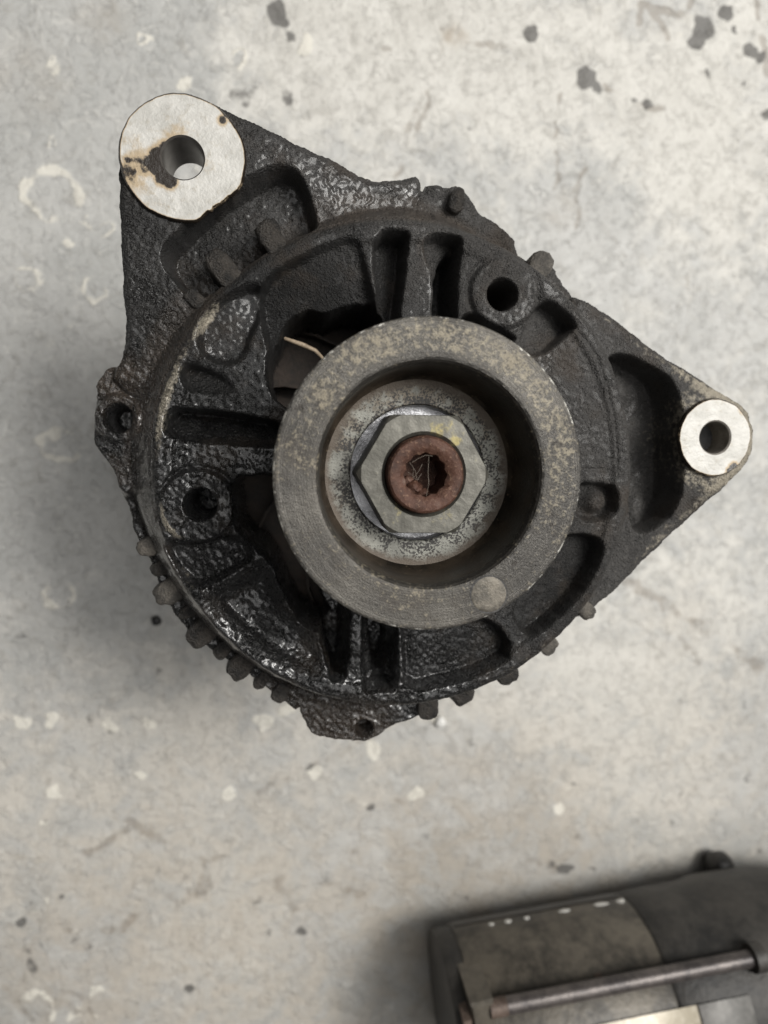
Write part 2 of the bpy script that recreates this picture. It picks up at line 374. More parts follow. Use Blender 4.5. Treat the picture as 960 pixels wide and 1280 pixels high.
# ------------------------------------------------------------------ floor
def build_floor():
    def axis(lo, hi, flo, fhi, st):
        return np.concatenate([np.linspace(lo, flo, 14, endpoint=False), np.arange(flo, fhi, st), np.linspace(fhi, hi, 14)])
    gx = axis(-700, 760, -190, 250, 1.1); gy = axis(-780, 700, -320, 240, 1.1)
    X, Y = np.meshgrid(gx, gy); nx, ny = len(gx), len(gy)
    wx = X + 4.0 * fbm(X, Y, 8, 4, 1); wy = Y + 4.0 * fbm(X, Y, 8, 4, 2)
    Z = FLOOR_Z + 0.25 * fbm(X, Y, 40, 3, 3)
    def dist(u, v): p = P(u, v, FLOOR_Z); return np.hypot(wx - p[0], wy - p[1])
    def blob(u, v, rpx): r = rpx * .345; return smooth(r * 1.25, r * .65, dist(u, v))
    pale = 0.42 + 0.34 * fbm(X, Y, 75, 4, 4)
    for (u, v, r, a) in [(520, 60, 230, .38), (380, 60, 130, .28), (860, 170, 160, .30), (640, 100, 130, .30), (40, 330, 330, -.34), (70, 80, 170, -.24), (110, 620, 230, -.30), (730, 290, 110, -.45),
                         (560, 200, 60, -.25), (890, 400, 90, -.20), (300, 1040, 260, .18), (760, 920, 220, .22), (130, 1180, 130, -.15), (620, 1010, 110, -.22), (420, 1180, 130, -.2)]:
        p = P(u, v, FLOOR_Z); pale += a * np.exp(-((X - p[0]) ** 2 + (Y - p[1]) ** 2) / (2 * (r * .345 * .6) ** 2))
    dark = np.zeros_like(X); ring = np.zeros_like(X); line = np.zeros_like(X); brown = np.zeros_like(X)
    for (u, v, r, a) in [(347, 22, 17, .85), (357, 45, 8, .6), (664, 41, 9, 1), (733, 98, 15, .95), (748, 112, 8, .8), (810, 128, 9, .7), (795, 122, 6, .6), (880, 36, 17, .9), (872, 52, 10, .8), (911, 15, 11, 1), (935, 62, 9, .9), (948, 70, 9, .9),
                         (958, 145, 10, .7), (590, 152, 8, .5), (932, 104, 4, .8), (884, 92, 4, .8), (920, 38, 5, .9), (360, 117, 13, .55), (303, 122, 15, .5), (318, 112, 8, .45), (255, 14, 18, .4), (285, 28, 12, .4), (463, 1004, 6, .7),
                         (22, 1153, 6, .9), (40, 1205, 9, .6), (372, 1166, 7, .7), (75, 1120, 6, .6), (235, 1235, 7, .8), (340, 1165, 6, .6), (590, 930, 7, .5), (588, 960, 5, .4), (552, 1000, 5, .4), (640, 815, 5, .4),
                         (706, 1090, 12, .75), (690, 1080, 9, .5), (740, 1085, 6, .5), (870, 1020, 5, .5), (935, 970, 6, .5), (850, 990, 4, .5), (195, 1090, 7, .5), (92, 1178, 5, .6), (150, 975, 6, .45), (50, 1000, 8, .4), (115, 900, 7, .5), (245, 910, 7, .45), (770, 370, 5, .5), (962, 480, 5, .5), (100, 790, 6, .45), (70, 820, 5, .5)]:
        dark = np.maximum(dark, a * blob(u, v, r))
    for (u, v, r) in [(65, 246, 25), (101, 298, 13), (33, 350, 13), (117, 361, 12), (133, 286, 10), (73, 557, 18), (66, 80, 7), (180, 48, 8), (298, 72, 9), (100, 100, 5), (68, 178, 5), (120, 330, 8), (185, 720, 8), (75, 745, 16), (40, 1130, 12), (125, 1255, 16), (45, 1260, 18), (90, 1265, 8)]:
        d0 = dist(u, v); r0 = r * .345; ring = np.maximum(ring, np.exp(-((d0 - r0 * 1.05) / (.22 * r0 + .6)) ** 2) * np.clip(.72 + .7 * fbm(X, Y, 8, 2, 6), 0, 1)); pale -= .3 * smooth(r0 * 1.1, r0 * .6, d0)
    for (u, v, r) in [(65, 80, 5), (230, 105, 8), (83, 305, 6), (287, 990, 11), (53, 1025, 5), (548, 900, 10), (385, 60, 12), (700, 1012, 9), (520, 990, 10), (60, 900, 8), (133, 910, 8), (190, 905, 7), (330, 905, 14), (175, 970, 9), (355, 885, 10), (465, 940, 12), (390, 970, 9), (70, 990, 9), (250, 760, 6), (30, 900, 10)]:
        ring = np.maximum(ring, blob(u, v, r))
    L = [([(556, 35), (535, 120), (500, 215)], 1.3, .55), ([(520, 130), (497, 190)], 1.8, .5), ([(480, 62), (540, 55), (645, 55)], 1.2, .45), ([(697, 170), (698, 120)], 1.2, .5), ([(695, 190), (694, 240)], 1.2, .4), ([(760, 112), (826, 138)], 1.6, .7), ([(806, 0), (838, 50)], 1.4, .8), ([(806, 2), (866, 25)], 1.4, .8), ([(868, 0), (862, 25)], 1.6, .7), ([(949, 0), (953, 60), (960, 90)], 1.8, .85), ([(800, 0), (798, 25)], 1.2, .6),
         ([(735, 210), (720, 245)], 1.6, .4), ([(730, 235), (716, 290)], 1.3, .4), ([(110, 1065), (135, 1055), (160, 1035)], 1.7, .55), ([(35, 1125), (58, 1110)], 1.8, .6), ([(140, 1015), (170, 1030), (210, 1055), (260, 1075), (285, 1070)], 1.5, .5), ([(262, 1085), (250, 1115), (215, 1140)], 1.9, .5), ([(215, 1120), (150, 1160), (100, 1170)], 1.5, .5), ([(345, 1065), (352, 1105), (362, 1130)], 3.0, .5), ([(395, 1110), (430, 1095), (445, 1070)], 1.8, .45), ([(420, 1105), (480, 1128)], 1.8, .5), ([(305, 995), (400, 955), (450, 930)], 1.6, .45), ([(325, 1165), (355, 1140)], 1.9, .5),
         ([(775, 725), (840, 765), (900, 800), (960, 845)], 1.8, .50), ([(840, 790), (880, 830)], 1.5, .4), ([(480, 985), (505, 1005)], 1.6, .45), ([(655, 1040), (660, 1070), (700, 1090)], 1.8, .5), ([(640, 1000), (655, 1040)], 1.3, .4), ([(70, 1150), (85, 1170)], 2, .5), ([(740, 380), (800, 300)], .9, .28), ([(910, 250), (900, 380)], 1.0, .3), ([(870, 280), (860, 390)], 1.0, .3), ([(60, 1235), (105, 1250), (120, 1280)], 1.4, .5), ([(270, 1160), (300, 1200), (290, 1260)], 1.6, .4), ([(0, 1230), (40, 1280)], 1.6, .4), ([(105, 740), (160, 770)], 1.2, .25)]
    sx, sy = X, Y
    for pts, w, a in L:
        dl = linedist(pts, FLOOR_Z, wx * .9 + X * .1, wy * .9 + Y * .1); k = 1.7 if pts[0][1] > 700 else 1.1; line = np.maximum(line, a * (1.2 if k > 1.5 else 1.6) * smooth(w * 1.6 * k, w * .2, dl) * np.clip(.82 + 1.3 * fbm(X, Y, 13, 3, 5), .1, 1.15))
    # thin random scratches and hairline cracks
    for k in range(34):
        u, v = rng.uniform(-30, 990), rng.uniform(-20, 1300); an = rng.uniform(0, 3.14); ln = rng.uniform(15, 70)
        pts = [(u, v), (u + ln * math.cos(an), v + ln * math.sin(an)), (u + 1.7 * ln * math.cos(an + .5), v + 1.7 * ln * math.sin(an + .5))]
        line = np.maximum(line, rng.uniform(.25, .45) * smooth(1.4, .3, linedist(pts, FLOOR_Z, wx * .5 + X * .5, wy * .5 + Y * .5)))
    for k in range(170):
        u, v = rng.uniform(-30, 990), rng.uniform(780, 1300); dark = np.maximum(dark, rng.uniform(.25, .5) * blob(u, v, rng.uniform(3, 8)))
    for k in range(60):
        u, v = rng.uniform(-30, 990), rng.uniform(-20, 1300); ring = np.maximum(ring, rng.uniform(.3, .6) * blob(u, v, rng.uniform(3, 7)))
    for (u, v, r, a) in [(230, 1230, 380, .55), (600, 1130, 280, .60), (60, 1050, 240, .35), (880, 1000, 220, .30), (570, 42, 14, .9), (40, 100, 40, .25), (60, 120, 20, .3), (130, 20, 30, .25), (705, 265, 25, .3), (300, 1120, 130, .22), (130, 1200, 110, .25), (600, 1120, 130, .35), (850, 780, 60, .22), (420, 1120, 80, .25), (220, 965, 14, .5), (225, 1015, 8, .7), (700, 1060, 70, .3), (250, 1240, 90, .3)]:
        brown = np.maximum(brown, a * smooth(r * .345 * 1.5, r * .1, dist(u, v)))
    idx = np.arange(nx * ny).reshape(ny, nx)
    F = np.stack([idx[:-1, :-1], idx[:-1, 1:], idx[1:, 1:], idx[1:, :-1]], -1).reshape(-1, 4)
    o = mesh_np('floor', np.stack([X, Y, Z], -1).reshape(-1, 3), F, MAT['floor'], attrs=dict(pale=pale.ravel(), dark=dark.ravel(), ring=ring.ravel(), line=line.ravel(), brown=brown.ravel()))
    o['kind'] = 'structure'; o['label'] = 'worn pale grey painted concrete floor with scratches and dark spots'
    return o
build_floor()

# ------------------------------------------------------------------ alternator
ALT = thing('alternator', 'grimy black oil-coated alternator standing pulley up on concrete, with two bright bolt ears', 'alternator', (0, 0, FLOOR_Z * MM))
ALT_PARTS_SHIFT = -FLOOR_Z * MM     # children are modelled with z=0 at the front face
def fix(o):
    return o
R = 58.5
bl = P(228.5, 197.5, 0); br = P(893, 547, 0)
b1 = P(247, 633, 0); h1 = P(250.5, 631, 0); b2 = P(631, 366, 0); h2 = P(628, 368, 0)

def build_housing(root):
    st = 0.33
    gx = np.arange(-84, 96, st); gy = np.arange(-84, 92, st)
    X, Y = np.meshgrid(gx, gy); nx, ny = len(gx), len(gy)
    rr = np.hypot(X, Y); th = np.arctan2(Y, X)
    eJ = 0.38 * fbm(X, Y, 3.0, 3, 1) + .16 * fbm(X, Y, 1.1, 2, 3)                      # uneven edges
    shw = 2.6 + 4.8 * np.exp(-(((np.degrees(th) - 158 + 180) % 360 - 180) / 42) ** 2) + 3.6 * np.exp(-(((np.degrees(th) - 97) / 20) ** 4)) + .6 * np.clip(np.cos(th), 0, 1) - .9 * np.exp(-(((np.degrees(th) - 48) / 24) ** 4))
    r2 = rr + 0.5 * eJ
    H = np.where(r2 < R, 0.0, -(r2 - R) / shw * 9.0)
    H = np.where(r2 > R + shw, -9 - (r2 - R - shw) * 3, H)
    H = H - 0.9 * smooth(R - 4.0, R - 5.2, rr) * (rr < R)
    H = H - 0.5 * smooth(R - 1.2, R, rr) * (rr < R + 1)
    out = rr - (R + shw) + eJ * .6
    earL = poly([(136, 478), (147, 448), (155, 420), (153, 353), (152, 278), (151, 199), (161, 157), (186, 131), (215, 121), (240, 121), (270, 135), (292, 147), (316, 156), (353, 173), (377, 185), (429, 203), (452, 216), (483, 221), (511, 216), (522, 209), (530, 216), (533, 232), (560, 320), (480, 560), (230, 520)], -3, 1)
    earR = poly([(718, 366), (753, 381), (784, 404), (801, 421), (826, 443), (863, 467), (894, 490), (911, 499), (929, 512), (938, 536), (938, 560), (929, 581), (908, 602), (877, 630), (832, 678), (784, 733), (743, 767), (724, 776), (690, 740), (640, 560)], -3, 1)
    top = poly([(525, 230), (554, 234), (574, 232), (592, 250), (598, 267), (616, 275), (642, 297), (645, 315), (663, 326), (677, 321), (694, 332), (700, 350), (714, 368), (722, 380), (640, 430), (500, 330)], -8, 1)
    lugL = poly([(122, 560), (117, 546), (122, 495), (120, 479), (142, 455), (200, 470), (215, 560), (172, 612), (151, 616), (144, 588)], -10, 1)
    lugB = poly([(372, 884), (380, 900), (392, 918), (421, 922), (453, 926), (467, 922), (485, 906), (524, 895), (540, 878), (520, 830), (400, 830)], -15, 1)
    low = poly([(148, 610), (163, 632), (170, 667), (186, 695), (194, 716), (206, 742), (233, 788), (275, 818), (319, 846), (345, 868), (378, 892), (430, 800), (330, 640), (230, 580)], -15, 1)
    sL, sR, sT, sG, sB, sW = (sdf(p, X, Y) + eJ for p in (earL, earR, top, lugL, lugB, low))
    dl = np.hypot(X - bl[0], Y - bl[1]); dr = np.hypot(X - br[0], Y - br[1])
    lvl = lambda lev, s, k=3.0: lev - k * np.maximum(s, 0)
    plateL = -0.9 - 6.6 * smooth(12, 62, dl); plateR = -1.0 - 4.5 * smooth(8, 42, dr)
    for lev, s in ((plateL, sL), (plateR, sR), (-8.0 + 1.2 * fbm(X, Y, 5, 2, 3), sT), (-9.5, sG), (-14.0, sB), (-14.0, sW)):
        H = np.where(s < 3, np.maximum(H, lvl(lev, s)), H)
    for s in (sL, sR, sT, sG, sB, sW): out = np.minimum(out, s)
    # rounded outer edges of the ears
    for s in (sL, sR, sT): H = np.where((s < 0) & (rr > R + 2), H - .8 * smooth(-1.3, 0, s), H)
    plain = H.copy()

    def pocket(px, floor, w=0.5, gu=None, z=0.0, n=1, jit=1.0):
        nonlocal H
        pg = poly(px, z, n); s = sdf(pg, X, Y) + eJ * jit
        fl = floor if gu is None else floor + gu[0] * (X - pg[:, 0].mean()) + gu[1] * (Y - pg[:, 1].mean())
        fl = np.minimum(fl, H)
        k = smooth(w, -w, s)
        H = H * (1 - k) + fl * k
        return s
    # ear recesses
    pocket([(199, 318), (231, 284), (278, 246), (338, 210), (361, 208), (379, 224), (394, 278), (389, 288), (353, 297), (298, 334), (247, 377), (225, 357)], -12.0, .7, (.05, .06), -2, 2)
    pocket([(766, 446), (783, 440), (813, 456), (840, 476), (848, 502), (849, 546), (851, 608), (845, 638), (820, 664), (801, 665), (794, 649), (791, 608), (787, 546), (780, 505), (771, 477)], -13.5, .7, (-.05, 0), -2, 2)
    # front face recesses
    pocket([(330, 354), (353, 333), (401, 309), (446, 294), (456, 325), (464, 357), (478, 402), (400, 500), (345, 470), (333, 420), (325, 380)], -6.5, .55, (.10, .20))
    pocket([(252, 392), (285, 367), (315, 354), (329, 364), (326, 390), (313, 420), (302, 449), (275, 454), (246, 436)], -3.8, .8, (-.16, .0))
    pocket([(226, 461), (238, 453), (284, 474), (295, 491), (242, 492), (230, 479)], -3.6, .5, (0.1, -.6))
    pocket([(209, 513), (235, 510), (327, 524), (352, 531), (352, 560), (298, 555), (235, 551), (205, 543)], -6.5, .55, (-.06, -1.15))
    pocket([(203, 677), (242, 682), (291, 667), (322, 694), (277, 723), (242, 735), (217, 711)], -4.0, 1.0, (0.05, .15))
    pocket([(470, 290), (506, 289), (510, 297), (503, 355), (497, 420), (478, 420), (470, 340)], -9.5, .5, (-.55, -.05))
    pocket([(531, 294), (571, 295), (577, 304), (572, 343), (570, 420), (542, 420), (545, 343), (534, 318)], -6.5, .5, (-.5, 0))
    pocket([(556, 322), (573, 305), (570, 343), (567, 420), (547, 420), (549, 350)], -17, .5)
    pocket([(585, 389), (602, 398), (633, 412), (650, 425), (600, 440), (576, 408)], -9, .5)
    pocket([(681, 373), (700, 384), (721, 407), (712, 416), (676, 446), (648, 432), (664, 400)], -5.5, .45, (-.3, -.2))
    pocket([(722, 604), (764, 605), (773, 618), (768, 648), (722, 652)], -5.5, .5)
    pocket([(705, 668), (748, 671), (755, 686), (741, 723), (709, 762), (673, 793), (660, 797), (640, 760), (690, 700)], -6.5, .55, (-.12, .05))
    pocket([(500, 770), (560, 775), (618, 776), (646, 818), (606, 840), (566, 854), (506, 864), (508, 820)], -5.5, .55, (-.06, .16))
    pocket([(456, 720), (496, 720), (496, 850), (492, 862), (458, 864), (455, 850)], -7.5, .5, (-.5, .22), n=0)
    pocket([(468, 720), (495, 720), (493, 820), (486, 846), (474, 846), (466, 812)], -22, .6, n=0, jit=1.6)
    pocket([(390, 740), (434, 730), (434, 820), (430, 846), (418, 850), (411, 830)], -20, .7, n=0, jit=1.6)
    pocket([(509, 800), (515, 800), (515, 838), (511, 838)], -6, .5, n=0)
    # slope of the oily lower left web towards the opening
    web = sdf(poly([(250, 745), (330, 700), (345, 705), (356, 742), (405, 790), (412, 845), (340, 838), (275, 790)]), X, Y)
    H = H - 3.6 * smooth(2, -6, web)
    # ventilation openings
    op = []
    for px in ([(353, 416), (361, 397), (385, 384), (405, 389), (440, 379), (474, 377), (490, 430), (400, 540), (352, 503), (335, 472), (338, 442)],
               [(291, 600), (327, 596), (365, 600), (400, 760), (420, 790), (383, 789), (356, 742), (344, 703), (300, 668), (294, 638)]):
        op.append(pocket(px, -40.0, .55, jit=1.3))
    # bolt bosses with their holes
    for (b, h, rad) in ((b1, h1, 8.6), (b2, h2, 8.3)):
        db = np.hypot(X - b[0], Y - b[1]) + eJ * .6; dh = np.hypot(X - h[0], Y - h[1]) + eJ * .15
        H = np.where(db < rad + 1.4, H - .7 * np.exp(-((db - rad - .5) / .45) ** 2), H)
        k = smooth(rad + .35, rad - .5, db); H = H * (1 - k) + 0.25 * k
        k = smooth(3.55, 3.15, dh); H = H * (1 - k) - 20 * k
    # stepped seam on the plain right sector, small square recess pip, lug holes
    gl = linedist([(708, 398), (729, 422), (747, 447), (760, 488), (769, 526), (772, 563), (772, 588)], 0, X, Y) + .3 * eJ
    H -= .7 * smooth(.42, .08, gl)
    gl2 = linedist([(732, 586), (772, 589)], 0, X, Y) + .3 * eJ; H -= .5 * smooth(.5, .1, gl2)
    q = P(743, 627, -4); H += 3.0 * smooth(4.2, 1.2, np.hypot(X - q[0], Y - q[1]) + eJ)
    q = P(149, 523, -9.5); dq = np.hypot(X - q[0], Y - q[1]) + .2 * eJ
    H += 1.6 * smooth(6.2, 5.2, dq) * (rr > R + 4); k = smooth(3.3, 2.7, dq); H = H * (1 - k) - 20 * k
    q = P(455, 911, -14); k = smooth(2.4, 1.6, np.hypot(X - q[0], Y - q[1])); H = H * (1 - k) - 21 * k
    for (u, v, z, rad, a) in ((781, 488, -8, 3.6, 3), (803, 638, -8, 4.2, 2.5)):
        q = P(u, v, z); H += a * smooth(rad, rad * .2, np.hypot(X - q[0], .6 * (Y - q[1])) + 2.5 * eJ) * (rr > R + 1.5)
    # soften
    for _ in range(2):
        Hp = np.pad(H, 1, mode='edge')
        H = .5 * H + .125 * (Hp[:-2, 1:-1] + Hp[2:, 1:-1] + Hp[1:-1, :-2] + Hp[1:-1, 2:])
    # caked grime
    ll = smooth(.15, -.75, (X * .72 + Y * .70) / 60)                   # lower left is wettest
    earm = smooth(1, -2, sL) * smooth(R + 3, R + 6, rr)
    grain = .06 + .13 * np.maximum(ll, 1.3 * earm)
    H += .26 * fbm(X, Y, 5.5, 3, 2) + grain * np.abs(fbm(X, Y, 1.5, 2, 5)) * 1.1 + (.10 + .10 * ll) * fbm(X, Y, .8, 1, 6)
    # attributes
    an = np.degrees(th)
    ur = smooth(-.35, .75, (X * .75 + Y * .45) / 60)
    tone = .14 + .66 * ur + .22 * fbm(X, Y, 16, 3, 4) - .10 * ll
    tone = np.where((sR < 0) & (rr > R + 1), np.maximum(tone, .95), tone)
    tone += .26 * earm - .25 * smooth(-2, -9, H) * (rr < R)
    oil = np.clip(.12 + .95 * ll + .22 * earm + .35 * fbm(X, Y, 9, 3, 1), 0, 1)
    pp = P(490, 238, -7); oil = np.maximum(oil, .9 * np.exp(-((X - pp[0]) / 9) ** 2 - ((Y - pp[1]) / 2.6) ** 2)); oil = np.where(sR < 0, .08, oil)
    shoulder = smooth(R - .5, R + 1, rr) * smooth(R + shw + 2.5, R + shw, rr) * (np.minimum(sR, 9) > -1)
    brown = np.clip(.75 * shoulder * (.6 + .5 * fbm(X, Y, 12, 2, 6)), 0, 1)
    q = P(140, 470, -4); brown = np.maximum(brown, smooth(9, 3, np.hypot(X - q[0], Y - q[1])))
    q = P(440, 905, -14); brown = np.maximum(brown, .9 * smooth(16, 6, np.hypot(X - q[0], Y - q[1])))
    bare = np.zeros_like(X)
    crest = np.exp(-((rr - R + 1.0) / 1.5) ** 2)
    def sector(c, w): return np.exp(-(((an - c + 180) % 360 - 180) / w) ** 2)
    bare += crest * (1.0 * sector(164, 14) + .8 * sector(143, 6) + .45 * sector(205, 14) + .28 * sector(95, 30) + .40 * sector(-55, 22) + .3 * sector(-100, 22) + .25 * sector(-14, 20))
    db = np.hypot(X - b1[0], Y - b1[1]); ba = np.degrees(np.arctan2(Y - b1[1], X - b1[0]))
    bare += 1.0 * np.exp(-((db - 8.3) / .8) ** 2) * np.exp(-(((ba + 145 + 180) % 360 - 180) / 42) ** 2)
    bare += (.22 + .22 * fbm(X, Y, 6, 3, 2)) * smooth(0, -1, sR) * (rr > R + 3) * smooth(-6, -4, H); bare += .45 * smooth(17, 11.5, dr) + .35 * np.exp(-((sR + 1.2) / 1.8) ** 2) * (rr > R + 4)
    q = P(170, 545, -8); bare += .5 * np.exp(-((X - P(128, 543, -9.5)[0]) / 2.5) ** 2 - ((Y - P(128, 543, -9.5)[1]) / 1.5) ** 2)
    bare += .15 * np.exp(-((sL + .8) / 1.0) ** 2) * (rr > R + 5)

    # normals of the whole sheet so that split parts join without a seam
    dzx = np.gradient(H, st, axis=1); dzy = np.gradient(H, st, axis=0)
    Nn = np.stack([-dzx, -dzy, np.ones_like(H)], -1); Nn /= np.linalg.norm(Nn, axis=-1, keepdims=True)
    # keep faces
    gxo = np.gradient(out, st, axis=1); gyo = np.gradient(out, st, axis=0); gn = np.hypot(gxo, gyo) + 1e-6
    f4 = lambda A: (A[:-1, :-1], A[:-1, 1:], A[1:, 1:], A[1:, :-1])
    omin = np.minimum.reduce(f4(out)); hmax = np.maximum.reduce(f4(H)); fx = (X[:-1, :-1] + st / 2); fy = (Y[:-1, :-1] + st / 2)
    boreL = np.hypot(fx - bl[0], fy - bl[1]); boreR = np.hypot(fx - br[0], fy - br[1])
    keep = (omin < 0) & (hmax > -26) & (boreL > 6.5) & (boreR > 5.4)
    # snap the rim of the sheet to the outline
    outside = out > 0
    sh = np.where(outside, np.minimum(out, st * 1.6), 0) / gn
    Xs = X - gxo / gn * sh; Ys = Y - gyo / gn * sh
    # parts
    frr = np.hypot(fx, fy); fs = lambda A: sum(f4(A)) / 4
    reg = np.zeros(keep.shape, int); beyond = frr > R + fs(shw) - .8
    reg[(fs(sG) < .3) & beyond & (fs(sL) > -1)] = 5
    reg[(fs(sB) < .3) & beyond] = 6
    reg[(fs(sL) < .3) & beyond] = 1
    reg[(fs(sR) < .3) & beyond] = 2
    reg[np.hypot(fx - b1[0], fy - b1[1]) < 8.5] = 3; reg[np.hypot(fx - b2[0], fy - b2[1]) < 8.2] = 4
    idx = np.arange(nx * ny).reshape(ny, nx)
    Q = np.stack(f4(idx), -1)
    V = np.stack([Xs, Ys, H], -1).reshape(-1, 3); Nf = Nn.reshape(-1, 3)
    og = np.stack([gxo / gn, gyo / gn, 0 * gn], -1).reshape(-1, 3)
    # boundary edges (directed)
    K = Q[keep]; E = np.concatenate([K[:, [i, (i + 1) % 4]] for i in range(4)]); ER = np.tile(reg[keep], 4)
    key = E[:, 0].astype(np.int64) * (nx * ny) + E[:, 1]; rkey = E[:, 1].astype(np.int64) * (nx * ny) + E[:, 0]
    bnd = ~np.isin(key, rkey); of = out.ravel()
    bnd &= (of[E[:, 0]] > -.5) & (of[E[:, 1]] > -.5)
    ZB0 = -23.0
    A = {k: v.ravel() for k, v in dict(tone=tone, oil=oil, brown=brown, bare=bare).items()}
    made = {}
    def emit(name, r, parent, under):
        ZB = -15.0 if r == 1 else ZB0
        fq = Q[keep & (reg == r)]; e = E[bnd & (ER == r)]
        used, inv = np.unique(fq, return_inverse=True); fq2 = inv.reshape(fq.shape)
        VV = [V[used]]; NN = [Nf[used]]; FF = [fq2]; src = [used]; base = len(used)
        if len(e):
            ue, ie = np.unique(e, return_inverse=True); ie = ie.reshape(e.shape); k = len(ue)
            lowv = V[ue].copy(); lowv[:, 2] = ZB
            VV += [V[ue], lowv]; NN += [og[ue], og[ue]]; src += [ue, ue]
            FF.append(np.stack([ie[:, 1] + base, ie[:, 0] + base, ie[:, 0] + base + k, ie[:, 1] + base + k], -1)); base += 2 * k
        if under:
            fu = fq
            cx = V[fu].mean(1); ok = (np.hypot(cx[:, 0] - bl[0], cx[:, 1] - bl[1]) > 5.6)
            fu = fu[ok]; uu, iu = np.unique(fu, return_inverse=True); iu = iu.reshape(fu.shape)
            lv = V[uu].copy(); lv[:, 2] = ZB; VV.append(lv); NN.append(np.tile([0, 0, -1.0], (len(uu), 1))); src.append(uu); FF.append(iu[:, ::-1] + base)
        src = np.concatenate(src)
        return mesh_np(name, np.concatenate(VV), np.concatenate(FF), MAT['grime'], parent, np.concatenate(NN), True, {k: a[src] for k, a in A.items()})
    h = emit('front_housing', 0, root, False)
    made[3] = emit('bolt_boss', 3, h, False); made[4] = emit('bolt_boss', 4, h, False)
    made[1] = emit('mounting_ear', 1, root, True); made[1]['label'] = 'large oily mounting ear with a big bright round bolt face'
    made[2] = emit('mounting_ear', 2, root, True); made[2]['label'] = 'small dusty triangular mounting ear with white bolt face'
    made[5] = emit('through_bolt_lug', 5, root, True); made[6] = emit('through_bolt_lug', 6, root, True)
    return h, made

def boss_ring(parent, c, rout, rin, z, zb, blind, stains, chord=None, wob=.25):
    """bright machined bolt face with its bore"""
    seg = 160; th = np.linspace(0, 2 * np.pi, seg, endpoint=False); rings = 26
    ro = np.full(seg, rout) + wob * fbm(np.cos(th) * 20, np.sin(th) * 20, 4.0, 3, 2)
    if chord:
        ang, dist_ = chord; cs = np.cos(th - math.radians(ang)); lim = np.where(cs > .05, dist_ / np.maximum(cs, .05), 99) + .5 * fbm(np.cos(th) * 30, np.sin(th) * 30, 2.0, 2, 3)
        ro = np.minimum(ro, lim)
    V = []; F = []; S = []
    for k in range(rings + 2):
        if k <= rings:
            t = k / rings; r = rin + .35 + (ro - .35 - rin - .35) * t; zz = np.full(seg, z)
        else: r = ro; zz = np.full(seg, z - .45)
        x = c[0] + r * np.cos(th); y = c[1] + r * np.sin(th)
        zz = zz + .06 * fbm(x, y, 2.5, 2, 4)
        V += list(zip(x, y, zz)); s = np.zeros(seg)
        for (u, v, rad, a) in stains:
            q = P(u, v, z); s = np.maximum(s, a * np.exp(-((x - q[0]) ** 2 + (y - q[1]) ** 2) / rad ** 2))
        if k >= rings: s = np.maximum(s, .72 + .25 * fbm(x, y, 4, 2, 1))
        S += list(s)
    x = c[0] + ro * np.cos(th); y = c[1] + ro * np.sin(th); V += list(zip(x, y, np.full(seg, z - 1.3))); S += [1.0] * seg
    n = rings + 3
    for k in range(n - 1):
        for j in range(seg): jj = (j + 1) % seg; F.append((k * seg + j, (k + 1) * seg + j, (k + 1) * seg + jj, k * seg + jj))
    Va = np.array(V); o = mesh_np('bolt_face', V, np.array(F), MAT['boss'], parent, attrs=dict(stain=S, rad=np.hypot(Va[:, 0] - c[0], Va[:, 1] - c[1]))); sharp(o, 40)
    prof = [(rin + .35, z), (rin, z - .4), (rin, zb)]
    if blind: prof += [(0.05, zb - 1)]
    lathe('bore', prof, [MAT['bore_light' if blind else 'bore'], MAT['black']], parent, 96, c, deg=30, mat_idx=[0, 0, 1, 1] if blind else None)
    return o

def knob(u, v, rpx, z, mat='knob', elong=1.0, zb=-24.0, parent=None, name='casting_stub'):
    c = P(u, v, z); r = rpx * .2 * (170 - z) / 170; a0 = math.atan2(c[1], c[0])
    seg = 28; th = np.linspace(0, 2 * np.pi, seg, endpoint=False); V = []; F = []
    prof = [(.05, z + .1), (.4 * r, z), (.78 * r, z - .2), (.94 * r, z - .7), (r, z - 1.8), (r * 1.02, z - 6), (r, zb)]
    for (q, zz) in prof:
        sq = (np.abs(np.cos(th)) ** 2.7 + np.abs(np.sin(th)) ** 2.7) ** (-1 / 2.7); lx = q * np.cos(th) * elong * sq; ly = q * np.sin(th) * sq * .92
        x = c[0] + lx * math.cos(a0) - ly * math.sin(a0); y = c[1] + lx * math.sin(a0) + ly * math.cos(a0)
        nz = fbm(x + zz * .7, y + zz, 1.8, 2, 4)
        k = .20 * nz
        V += list(zip(x + (x - c[0]) * k, y + (y - c[1]) * k, zz + .35 * nz * (zz > z - 3)))
    for k in range(len(prof) - 1):
        for j in range(seg): jj = (j + 1) % seg; F.append((k * seg + j, (k + 1) * seg + j, (k + 1) * seg + jj, k * seg + jj))
    return mesh_np(name, V, np.array(F), MAT[mat], parent or ALT)

